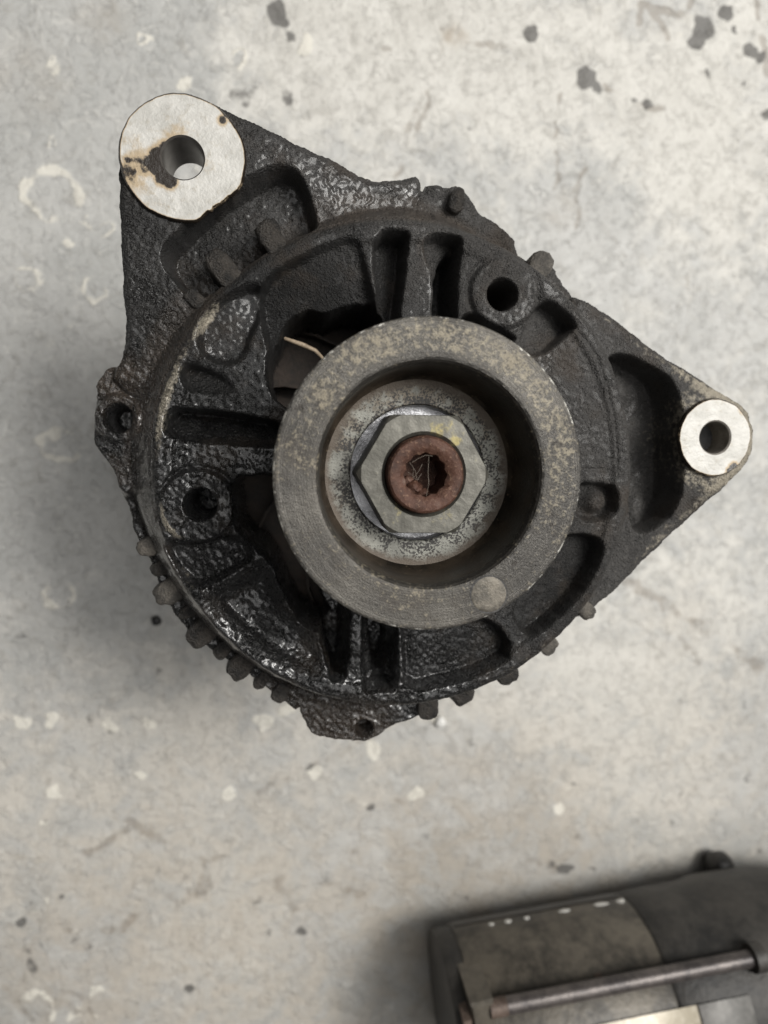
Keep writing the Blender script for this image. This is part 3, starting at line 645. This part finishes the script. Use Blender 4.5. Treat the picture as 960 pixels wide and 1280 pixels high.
def build_alternator():
    h, parts = build_housing(ALT)
    boss_ring(parts[1], bl, 13.9, 4.55, 0.2, -15.0, False,
              [(190, 203, 2.4, 1.05), (198, 197, 2.8, 1.1), (205, 190, 2.2, 1.0), (197, 210, 2.4, 1.05), (212, 227, 1.9, 1.05), (204, 220, 2.4, 1.1), (206, 184, 2, .9), (215, 172, 3.0, .45), (172, 203, 3.6, .60), (162, 215, 3.4, .68), (180, 212, 3, .6), (168, 225, 3.5, .5), (160, 200, 1.4, .75), (175, 235, 4, .30), (225, 165, 4, .35), (165, 180, 4, .28), (190, 250, 5, .22), (278, 150, 1.3, .85), (258, 205, 3, .25)], (-52, 12.4), .22)
    boss_ring(parts[2], br, 9.9, 4.1, 0.4, -7.5, True, [(917, 584, 1.6, 1.0), (911, 588, 1.2, .8), (928, 512, 1.5, .5), (856, 560, 1.5, .3)], None, .18)
    # stubs round the rim of the casting
    for (u, v, r, z, m, e) in [(340, 296, 15, -.9, 'knob', 1.6), (280, 335, 16, -.9, 'knob', 1.6), (573, 248, 11, -5, 'knob', 1.3), (677, 331, 16, -5, 'knob_dry', 1.1), (188, 683, 13, -10.5, 'knob_dry', 1.4),
                               (213, 740, 15, -10.5, 'knob_dry', 1.4), (253, 792, 16, -10.5, 'knob', 1.3), (302, 834, 16, -11, 'knob', 1.2), (578, 866, 17, -7.5, 'knob', 1.15), (634, 841, 16, -7.5, 'knob', 1.15), (684, 804, 14, -7, 'knob_dry', 1.3), (733, 762, 12, -4, 'knob_dry', 1.5), (243, 372, 10, -2.0, 'knob', 1.2), (536, 884, 15, -12, 'knob', 1.2), (199, 712, 10, -11.5, 'knob', 1.2), (234, 766, 8, -12.5, 'knob', 1.3), (277, 814, 10, -12, 'knob', 1.2), (327, 852, 9, -13, 'knob', 1.4), (350, 868, 11, -12.5, 'knob', 1.2),]:
        knob(u, v, r, z, m, e)
    # inside: fan, winding heads, rotor seen through the openings
    fan = lathe('cooling_fan', [(9, -39), (48, -40.5), (49, -42), (9, -43)], MAT['fan'], ALT, 96)
    for k in range(12):
        a = k * math.pi / 6 + .12; V = []
        for s in range(6):
            rr = 20 + 27 * s / 5; aa = a + .5 * (s / 5) ** 1.4
            for (dr, zz) in ((-.5, -40.4), (-.5, -31 - .6 * s), (.5, -31 - .6 * s), (.5, -40.4)):
                V.append((rr * math.cos(aa) - dr * math.sin(aa), rr * math.sin(aa) + dr * math.cos(aa), zz))
        F = [(4 * s + i, 4 * s + (i + 1) % 4, 4 * s + 4 + (i + 1) % 4, 4 * s + 4 + i) for s in range(5) for i in range(4)] + [(3, 2, 1, 0), (20, 21, 22, 23)]
        sharp(mesh_np('fan_blade', V, F, MAT['fan'], fan), 40)
    w = lathe('winding_head', [(50, -26), (55, -24), (60, -28), (60, -44), (50, -44)], MAT['copper'], ALT, 144, close=True, rad=lambda t, i, r: r + .6 * np.sin(t * 36))
    a = P(356, 422, -13); b = P(378, 431, -12.4); c = P(394, 438, -13.5); e = P(408, 452, -16)
    tube('lead_wire', [(*a, -14.5), (*b, -12.4), (*c, -13.5), (*e, -17)], [.45, .62, .5, .4], MAT['wire'], ALT, 10)
    # body below the front casting
    lathe('stator_core', [(0.05, -46), (56, -46), (61, -45.4), (61, -23.2), (59.5, -23.0), (59.5, -44)], MAT['lam'], ALT, 160)
    for k in range(11):
        z = -24.6 - 1.9 * k; lathe('lamination', [(60.8, z), (61.35, z - .3), (61.35, z - 1.1), (60.8, z - 1.4)], MAT['lam'], ALT, 96)
    rear = lathe('rear_housing', [(61.2, -46.1), (62.5, -47), (62.5, -58), (60, -72), (57, -92), (52, -104), (46, -109), (.05, -109)], MAT['knob'], ALT, 128, jit=.25)
    for k in range(16):
        a = k * math.pi / 8; prism('cooling_fin', [(r * math.cos(a) - s * math.sin(a), r * math.sin(a) + s * math.cos(a)) for r, s in ((50, -1.2), (63.5, -1.2), (63.5, 1.2), (50, 1.2))], -96, -50, MAT['knob'], rear)
    lathe('rear_cover', [(44, -109), (44, -126), (41, -129.6), (.05, -129.8)], MAT['black'], ALT, 96)
    # hub between casting and pulley
    lathe('bearing_plate', [(9, -2.2), (22, -2.2), (22.6, -2.6), (22.6, -8)], MAT['knob'], ALT, 96)
    lathe('spacer', [(8.5, 7), (13, 7), (13, -2.4), (8.5, -2.4)], MAT['fan'], ALT, 64, close=True)

    # pulley: ribbed belt track outside, deep stepped recess inside
    top = 35.0
    prof = [(16, 5.0), (27.2, 5.0), (29.6, 6.0)]
    z = 7.2
    for k in range(6):
        prof += [(29.6, z), (27.3, z + 1.35), (27.3, z + 1.95), (29.6, z + 3.2)]; z += 3.56
    prof += [(29.7, 29.0), (30.25, 29.6)]
    i0 = len(prof)
    prof += [(30.3, top - .5), (30.1, top - .12), (29.75, top)]
    nr = 22
    prof += [(29.75 - (29.75 - 22.7) * k / nr, top) for k in range(1, nr + 1)]
    prof += [(22.25, top - .22), (21.9, top - .7), (21.65, top - 1.4), (21.5, top - 2.4)]
    i1 = len(prof)
    prof += [(21.45, top - 4), (21.4, top - 7), (21.3, top - 10.2), (21.0, top - 12.6), (20.5, top - 14.2), (19.8, top - 14.9)]
    i2 = len(prof)
    prof += [(19.2, top - 15.05), (18.2, top - 15.05), (17.4, top - 15.05), (16.5, top - 15.05), (15.6, top - 15.05), (14.75, top - 15.1), (14.45, top - 15.4)]
    i3 = len(prof)
    prof += [(14.35, top - 16), (14.3, top - 19), (8.0, top - 19)]
    prof += [(8.0, 4.8)]
    mi = [0 if i < i1 - 1 else 1 if i < i2 - 1 else 2 if i < i3 - 1 else 3 for i in range(len(prof))]
    pul = lathe('pulley', prof, [MAT['rim'], MAT['wall'], MAT['zinc'], MAT['shiny']], ALT, 288, close=True, mat_idx=mi, jit=.05, deg=28)
    # round plug set flush in the flange
    c = P(611, 743, top)
    c = c / np.linalg.norm(c) * min(np.linalg.norm(c), 30.1 - 3.75)
    lathe('plug', [(3.55, top - .2), (3.55, top + .06), (3.35, top + .13), (2.2, top + .14), (.02, top + .14)], MAT['plug'], pul, 56, tuple(c), jit=.04)
    lathe('plug_seam', [(3.5, top + .02), (3.85, top + .035), (3.85, top - .2), (3.5, top - .2)], MAT['black'], pul, 56, tuple(c), close=True)

    # hexagon nut
    AF = 24.0; zt = top - 7.6; zb = top - 19
    seg = 180; th = np.linspace(0, 2 * np.pi, seg, endpoint=False); ph = (th % (math.pi / 3)) - math.pi / 6
    rh = AF / 2 / np.cos(ph); rh = np.minimum(rh, 13.75)
    loops = []
    zc = zt - np.maximum(rh - 12.9, 0) * .6 - .12
    loops.append((rh, np.full(seg, zb))); loops.append((rh, zc)); loops.append((np.minimum(rh - .12, 12.85), np.full(seg, zt)))
    for k in range(1, 9):
        r1 = np.minimum(rh - .12, 12.85); loops.append((r1 + (8.75 - r1) * k / 8, np.full(seg, zt)))
    loops.append((np.full(seg, 8.05), np.full(seg, zt - .8))); loops.append((np.full(seg, 8.05), np.full(seg, zb)))
    V = []; F = []; Yl = []
    for r, zz in loops:
        x = r * np.cos(th); y = r * np.sin(th); zz = zz + .05 * fbm(x, y, 1.6, 2, 2)
        V += list(zip(x, y, zz))
        s = np.zeros(seg)
        for (u, v, rad, a) in ((548, 537, 2.2, .8), (562, 533, 1.5, .75), (568, 548, 1.6, .9), (570, 553, 1.2, .9), (540, 532, 1.3, .6), (500, 640, 3, .35), (555, 645, 2.5, .4)):
            q = P(u, v, zt); s = np.maximum(s, a * np.exp(-((x - q[0]) ** 2 + (y - q[1]) ** 2) / rad ** 2))
        Yl += list(s)
    for k in range(len(loops) - 1):
        for j in range(seg): jj = (j + 1) % seg; F.append((k * seg + j, k * seg + jj, (k + 1) * seg + jj, (k + 1) * seg + j))
    nut = sharp(mesh_np('hexagon_nut', V, np.array(F), MAT['nut'], ALT, attrs=dict(yellow=Yl)), 30)
    nut.rotation_euler = (0, 0, math.radians(-.8))
    # shaft end with a splined socket
    zs = top - 5.2
    def srad(t, i, r):
        if i in (8, 9, 10): return r + .38 * np.abs(((t * 12 / (2 * np.pi)) % 1) * 2 - 1)
        return np.full(len(t), r)
    prof = [(7.9, zb), (7.9, zs - 1.6), (7.55, zs - 1.2), (7.75, zs - .8), (7.7, zs - .35), (7.3, zs), (6.4, zs + .05), (5.3, zs - .15), (4.15, zs - .9), (4.1, zs - 2), (4.1, zs - 11), (.05, zs - 11.5)]
    sh = lathe('rotor_shaft', prof, MAT['rust'], ALT, 144, rad=srad, jit=.09)
    # rust scale lying in the socket
    for (u, v, s, dz) in ((519, 613, 2.0, 6), (530, 620, 1.6, 5), (541, 622, 1.3, 7), (511, 602, 1.2, 7)):
        q = P(u, v, zs - dz); V = []; F = []; nseg = 14; nr_ = 7
        for i in range(nr_):
            pa = math.pi * i / (nr_ - 1)
            for j in range(nseg):
                ta = 2 * math.pi * j / nseg; k = s * (1 + .35 * float(fbm(np.array([ta * 3.0 + u]), np.array([pa * 4.0 + v]), 1.3, 2, 3)[0]))
                V.append((q[0] + k * math.sin(pa) * math.cos(ta), q[1] + k * math.sin(pa) * math.sin(ta), zs - dz - s * .6 + .8 * k * math.cos(pa)))
        F = [(i * nseg + j, i * nseg + (j + 1) % nseg, (i + 1) * nseg + (j + 1) % nseg, (i + 1) * nseg + j) for i in range(nr_ - 1) for j in range(nseg)]
        mesh_np('rust_flake', V, np.array(F), MAT['rust'], sh)
    for pts in ([(515, 578, -1.2), (523, 573, -.8), (532, 569, -.6), (541, 570, -1)], [(536, 571, -.6), (535, 590, -.6), (536, 605, -1.2), (533, 620, -1.5)], [(510, 590, -1.5), (518, 596, -1), (524, 588, -.8), (528, 580, -1)], [(517, 585, -1), (516, 597, -1), (522, 600, -1.3), (527, 592, -1.2)], [(512, 578, -1.6), (519, 588, -1.0), (521, 598, -1.2)]):
        tube('lint_fibre', [(*P(u, v, zs + dz), zs + dz) for u, v, dz in pts], .035, MAT['lint'], sh, 5)
build_alternator()
for o in ALT.children: o.location.z = ALT_PARTS_SHIFT

# ------------------------------------------------------------------ starter motor lying on the floor
def build_starter():
    a = np.array([.99556, .09411]); b = np.array([-.09411, .99556]); q0 = -231.0; R0 = 38.0; zc = FLOOR_Z + 40.0
    org = a * 60 + b * q0
    root = thing('starter_motor', 'greasy grey starter motor lying on its side at the lower right corner', 'starter motor', (org[0] * MM, org[1] * MM, FLOOR_Z * MM))
    def W(s, ang, r):      # s along axis (mm from left end datum), ang from +b towards up
        p = a * s + b * (q0 + r * math.cos(ang)); return (p[0] - org[0], p[1] - org[1], zc + r * math.sin(ang) - FLOOR_Z)
    def drum(name, prof, mat, seg=96, a0=0.0, a1=2 * math.pi, par=None, wob=0.0, deg=35):
        full = abs(a1 - a0 - 2 * math.pi) < 1e-6; n = seg if full else seg + 1; V = []; F = []
        for s, r in prof:
            for j in range(n):
                an = a0 + (a1 - a0) * j / seg; rr = r
                if wob: rr = r + wob * float(fbm(np.array([s * .7 + 3 * math.cos(an) * 5]), np.array([math.sin(an) * 15.0]), 4.0, 2, 2)[0])
                V.append(W(s, an, rr))
        for k in range(len(prof) - 1):
            for j in range(seg): jj = (j + 1) % n; F.append((k * n + j, (k + 1) * n + j, (k + 1) * n + jj, k * n + jj))
        return sharp(mesh_np(name, V, np.array(F), mat, par or root), deg)
    def at(u, v, z): return P(u, v, z) @ a
    sL = at(556, 1165, FLOOR_Z + 60)
    sA = at(592, 1230, FLOOR_Z + 66); s1 = at(842, 1170, FLOOR_Z + 70); s2 = at(945, 1200, FLOOR_Z + 68)
    drum('end_cap', [(sL, .05), (sL, 34), (sL + .6, 36.2), (sL + 2, 37.0), (sA - 3, 37.2), (sA, 37.4), (sA, 30)], MAT['s_dark'], wob=.3)
    drum('yoke', [(sA + .2, 30), (sA + .2, 37.7), (sA + 1, 38), (s1 - .8, 38), (s1, 37.7), (s1, 30)], MAT['s_body'])
    drum('drive_housing', [(s1 + .3, 30), (s1 + .3, 37.6), (s1 + 1.5, 38.4), (s1 + 14, 38.8), (s2 - 2, 39.0), (s2 + 2, 39.8), (s2 + 7, 40), (s2 + 30, 39.5), (s2 + 60, 34), (s2 + 75, 30), (s2 + 76, .05)], MAT['s_dark'], wob=.3)
    # bright sleeve and grey band in front of the long bolt
    c0 = at(704, 1262, FLOOR_Z + 74); c1 = at(873, 1235, FLOOR_Z + 74); c2 = at(938, 1225, FLOOR_Z + 74)
    g0, g1 = math.radians(56), math.radians(150)
    def patch(name, sa, sb, r, mat):
        return drum(name, [(sa, 37.0), (sa, r - .2), (sa + .3, r), (sb - .3, r), (sb, r - .2), (sb, 37.0)], mat, 40, g0, g1)
    patch('bright_sleeve', c0, c1, 39.0, MAT['s_cream'])
    patch('yellow_band', c0 - 3.2, c0 - .05, 38.9, MAT['wire'])
    patch('grey_band', c1 + .1, c2, 39.8, MAT['s_grey'])
    patch('pale_band', sA + 3, c0 - 3.4, 38.4, MAT['s_grey'])
    # long through bolt with its boss and head
    zr = FLOOR_Z + 68
    p0 = P(612, 1261, zr); p1 = P(948, 1196, zr)
    loc = lambda p, z: (p[0] - org[0], p[1] - org[1], z - FLOOR_Z)
    rod = tube('through_bolt', [loc(p0 + (p1 - p0) * t, zr) for t in (0, .02, .5, .98, 1)], 3.05, MAT['s_rod'], root, 20)
    r1 = p0 + (p1 - p0) * .06
    tube('rusty_thread', [loc(p0, zr), loc(r1, zr)], 3.2, MAT['s_rust'], rod, 18)
    e0 = p1 - (p1 - p0) * .03
    tube('collar', [loc(e0, zr), loc(p1 + (p1 - p0) * .01, zr)], 5.2, MAT['s_dark'], root, 24)
    u = (p1 - p0) / np.linalg.norm(p1 - p0); n = np.array([-u[1], u[0]])
    bp = [p0 + u * s + n * t for s, t in ((-7, 3.8), (1.5, 4.2), (2, -11), (-6, -11))]
    o = prism('bolt_bracket', [(q[0] - org[0], q[1] - org[1]) for q in bp], 48, zr - FLOOR_Z + 1.6, MAT['s_body'], root, 1.2)
    bp = [p0 + u * s + n * t for s, t in ((-10, -2), (-7.1, -1.6), (-7.1, -8), (-10, -8))]
    prism('bolt_head', [(q[0] - org[0], q[1] - org[1]) for q in bp], 56, zr - FLOOR_Z + 2, MAT['s_rust'], root, .6)
    # lump on the drive end and scuffed paint along the upper edge
    for (uu, vv, ln) in ((629, 1154, 8), (652, 1148, 9), (677, 1147, 7), (728, 1137, 18), (776, 1129, 20), (803, 1120, 10), (831, 1118, 14)):
        # scuff patches lie on the yoke surface
        s = at(uu, vv, FLOOR_Z + 52); an = math.radians(-13)
        V = [W(s, an, 38.3)]; m = 12
        for k, (f, rr_) in enumerate(((.55, 38.28), (1.0, 37.95))):
            for j in range(m):
                t = 2 * math.pi * j / m; w_ = f * (1 + .5 * float(fbm(np.array([t * 2.0 + s]), np.array([uu * 1.0]), 1.5, 2, 1)[0]))
                V.append(W(s + ln * .17 * w_ * math.cos(t), an + .045 * w_ * math.sin(t), rr_))
        F = [(0, 1 + (j + 1) % m, 1 + j) for j in range(m)] + [(1 + j, 1 + (j + 1) % m, 1 + m + (j + 1) % m, 1 + m + j) for j in range(m)]
        mesh_np('paint_scuff', V, F, MAT['chip'], root)
    # black lump added in place of the blurred shadow beside the drive end
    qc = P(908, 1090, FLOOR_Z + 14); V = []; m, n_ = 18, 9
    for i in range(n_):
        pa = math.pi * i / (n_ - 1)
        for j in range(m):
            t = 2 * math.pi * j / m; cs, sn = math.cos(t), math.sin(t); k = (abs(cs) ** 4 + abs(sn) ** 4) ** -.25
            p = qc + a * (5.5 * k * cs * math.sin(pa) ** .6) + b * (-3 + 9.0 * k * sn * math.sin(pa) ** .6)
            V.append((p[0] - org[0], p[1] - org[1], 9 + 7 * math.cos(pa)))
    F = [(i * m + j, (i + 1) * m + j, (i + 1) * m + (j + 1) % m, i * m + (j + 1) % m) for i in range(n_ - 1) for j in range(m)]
    mesh_np('shadow_lump', V, F, MAT['black'], root)
    q = P(741, 1150, FLOOR_Z + 60)
    s = at(741, 1150, FLOOR_Z + 60); drum('rust_spot', [(s - 1.6, 37.9), (s - 1, 38.2), (s + 1, 38.2), (s + 1.6, 37.9)], MAT['s_rust'], 6, math.radians(33), math.radians(38))
    drum('dark_strip', [(sA + 1, 37.8), (sA + 1.4, 38.3), (s1 - 1.4, 38.35), (s1 - 1, 37.8)], MAT['black'], 10, math.radians(-58), math.radians(-19), wob=.12)  # black strip along the side of the yoke, below mid height
    return root
build_starter()

# ------------------------------------------------------------------ crumbs on the floor
def crumb(name, label, cat, u, v, r, mat):
    p = P(u, v, FLOOR_Z); V = []; n = 12; m = 7
    for i in range(m):
        pa = math.pi * i / (m - 1)
        for j in range(n):
            ta = 2 * math.pi * j / n; k = r * (1 + .3 * float(fbm(np.array([ta * 2.0 + u]), np.array([pa * 3.0 + v]), 1.2, 2, 1)[0]))
            V.append((k * math.sin(pa) * math.cos(ta), k * math.sin(pa) * math.sin(ta), r * .55 + .6 * k * math.cos(pa)))
    F = [(i * n + j, (i + 1) * n + j, (i + 1) * n + (j + 1) % n, i * n + (j + 1) % n) for i in range(m - 1) for j in range(n)]
    o = mesh_np(name, V, np.array(F), MAT[mat]); o.location = (p[0] * MM, p[1] * MM, FLOOR_Z * MM); o['label'] = label; o['category'] = cat
crumb('grime_crumb', 'small black crumb of grime on the floor left of the alternator', 'crumb', 196, 775, 2.2, 'black')
crumb('paint_flake', 'tiny white flake on the floor just below the alternator', 'flake', 550, 901, 2.4, 'chip')
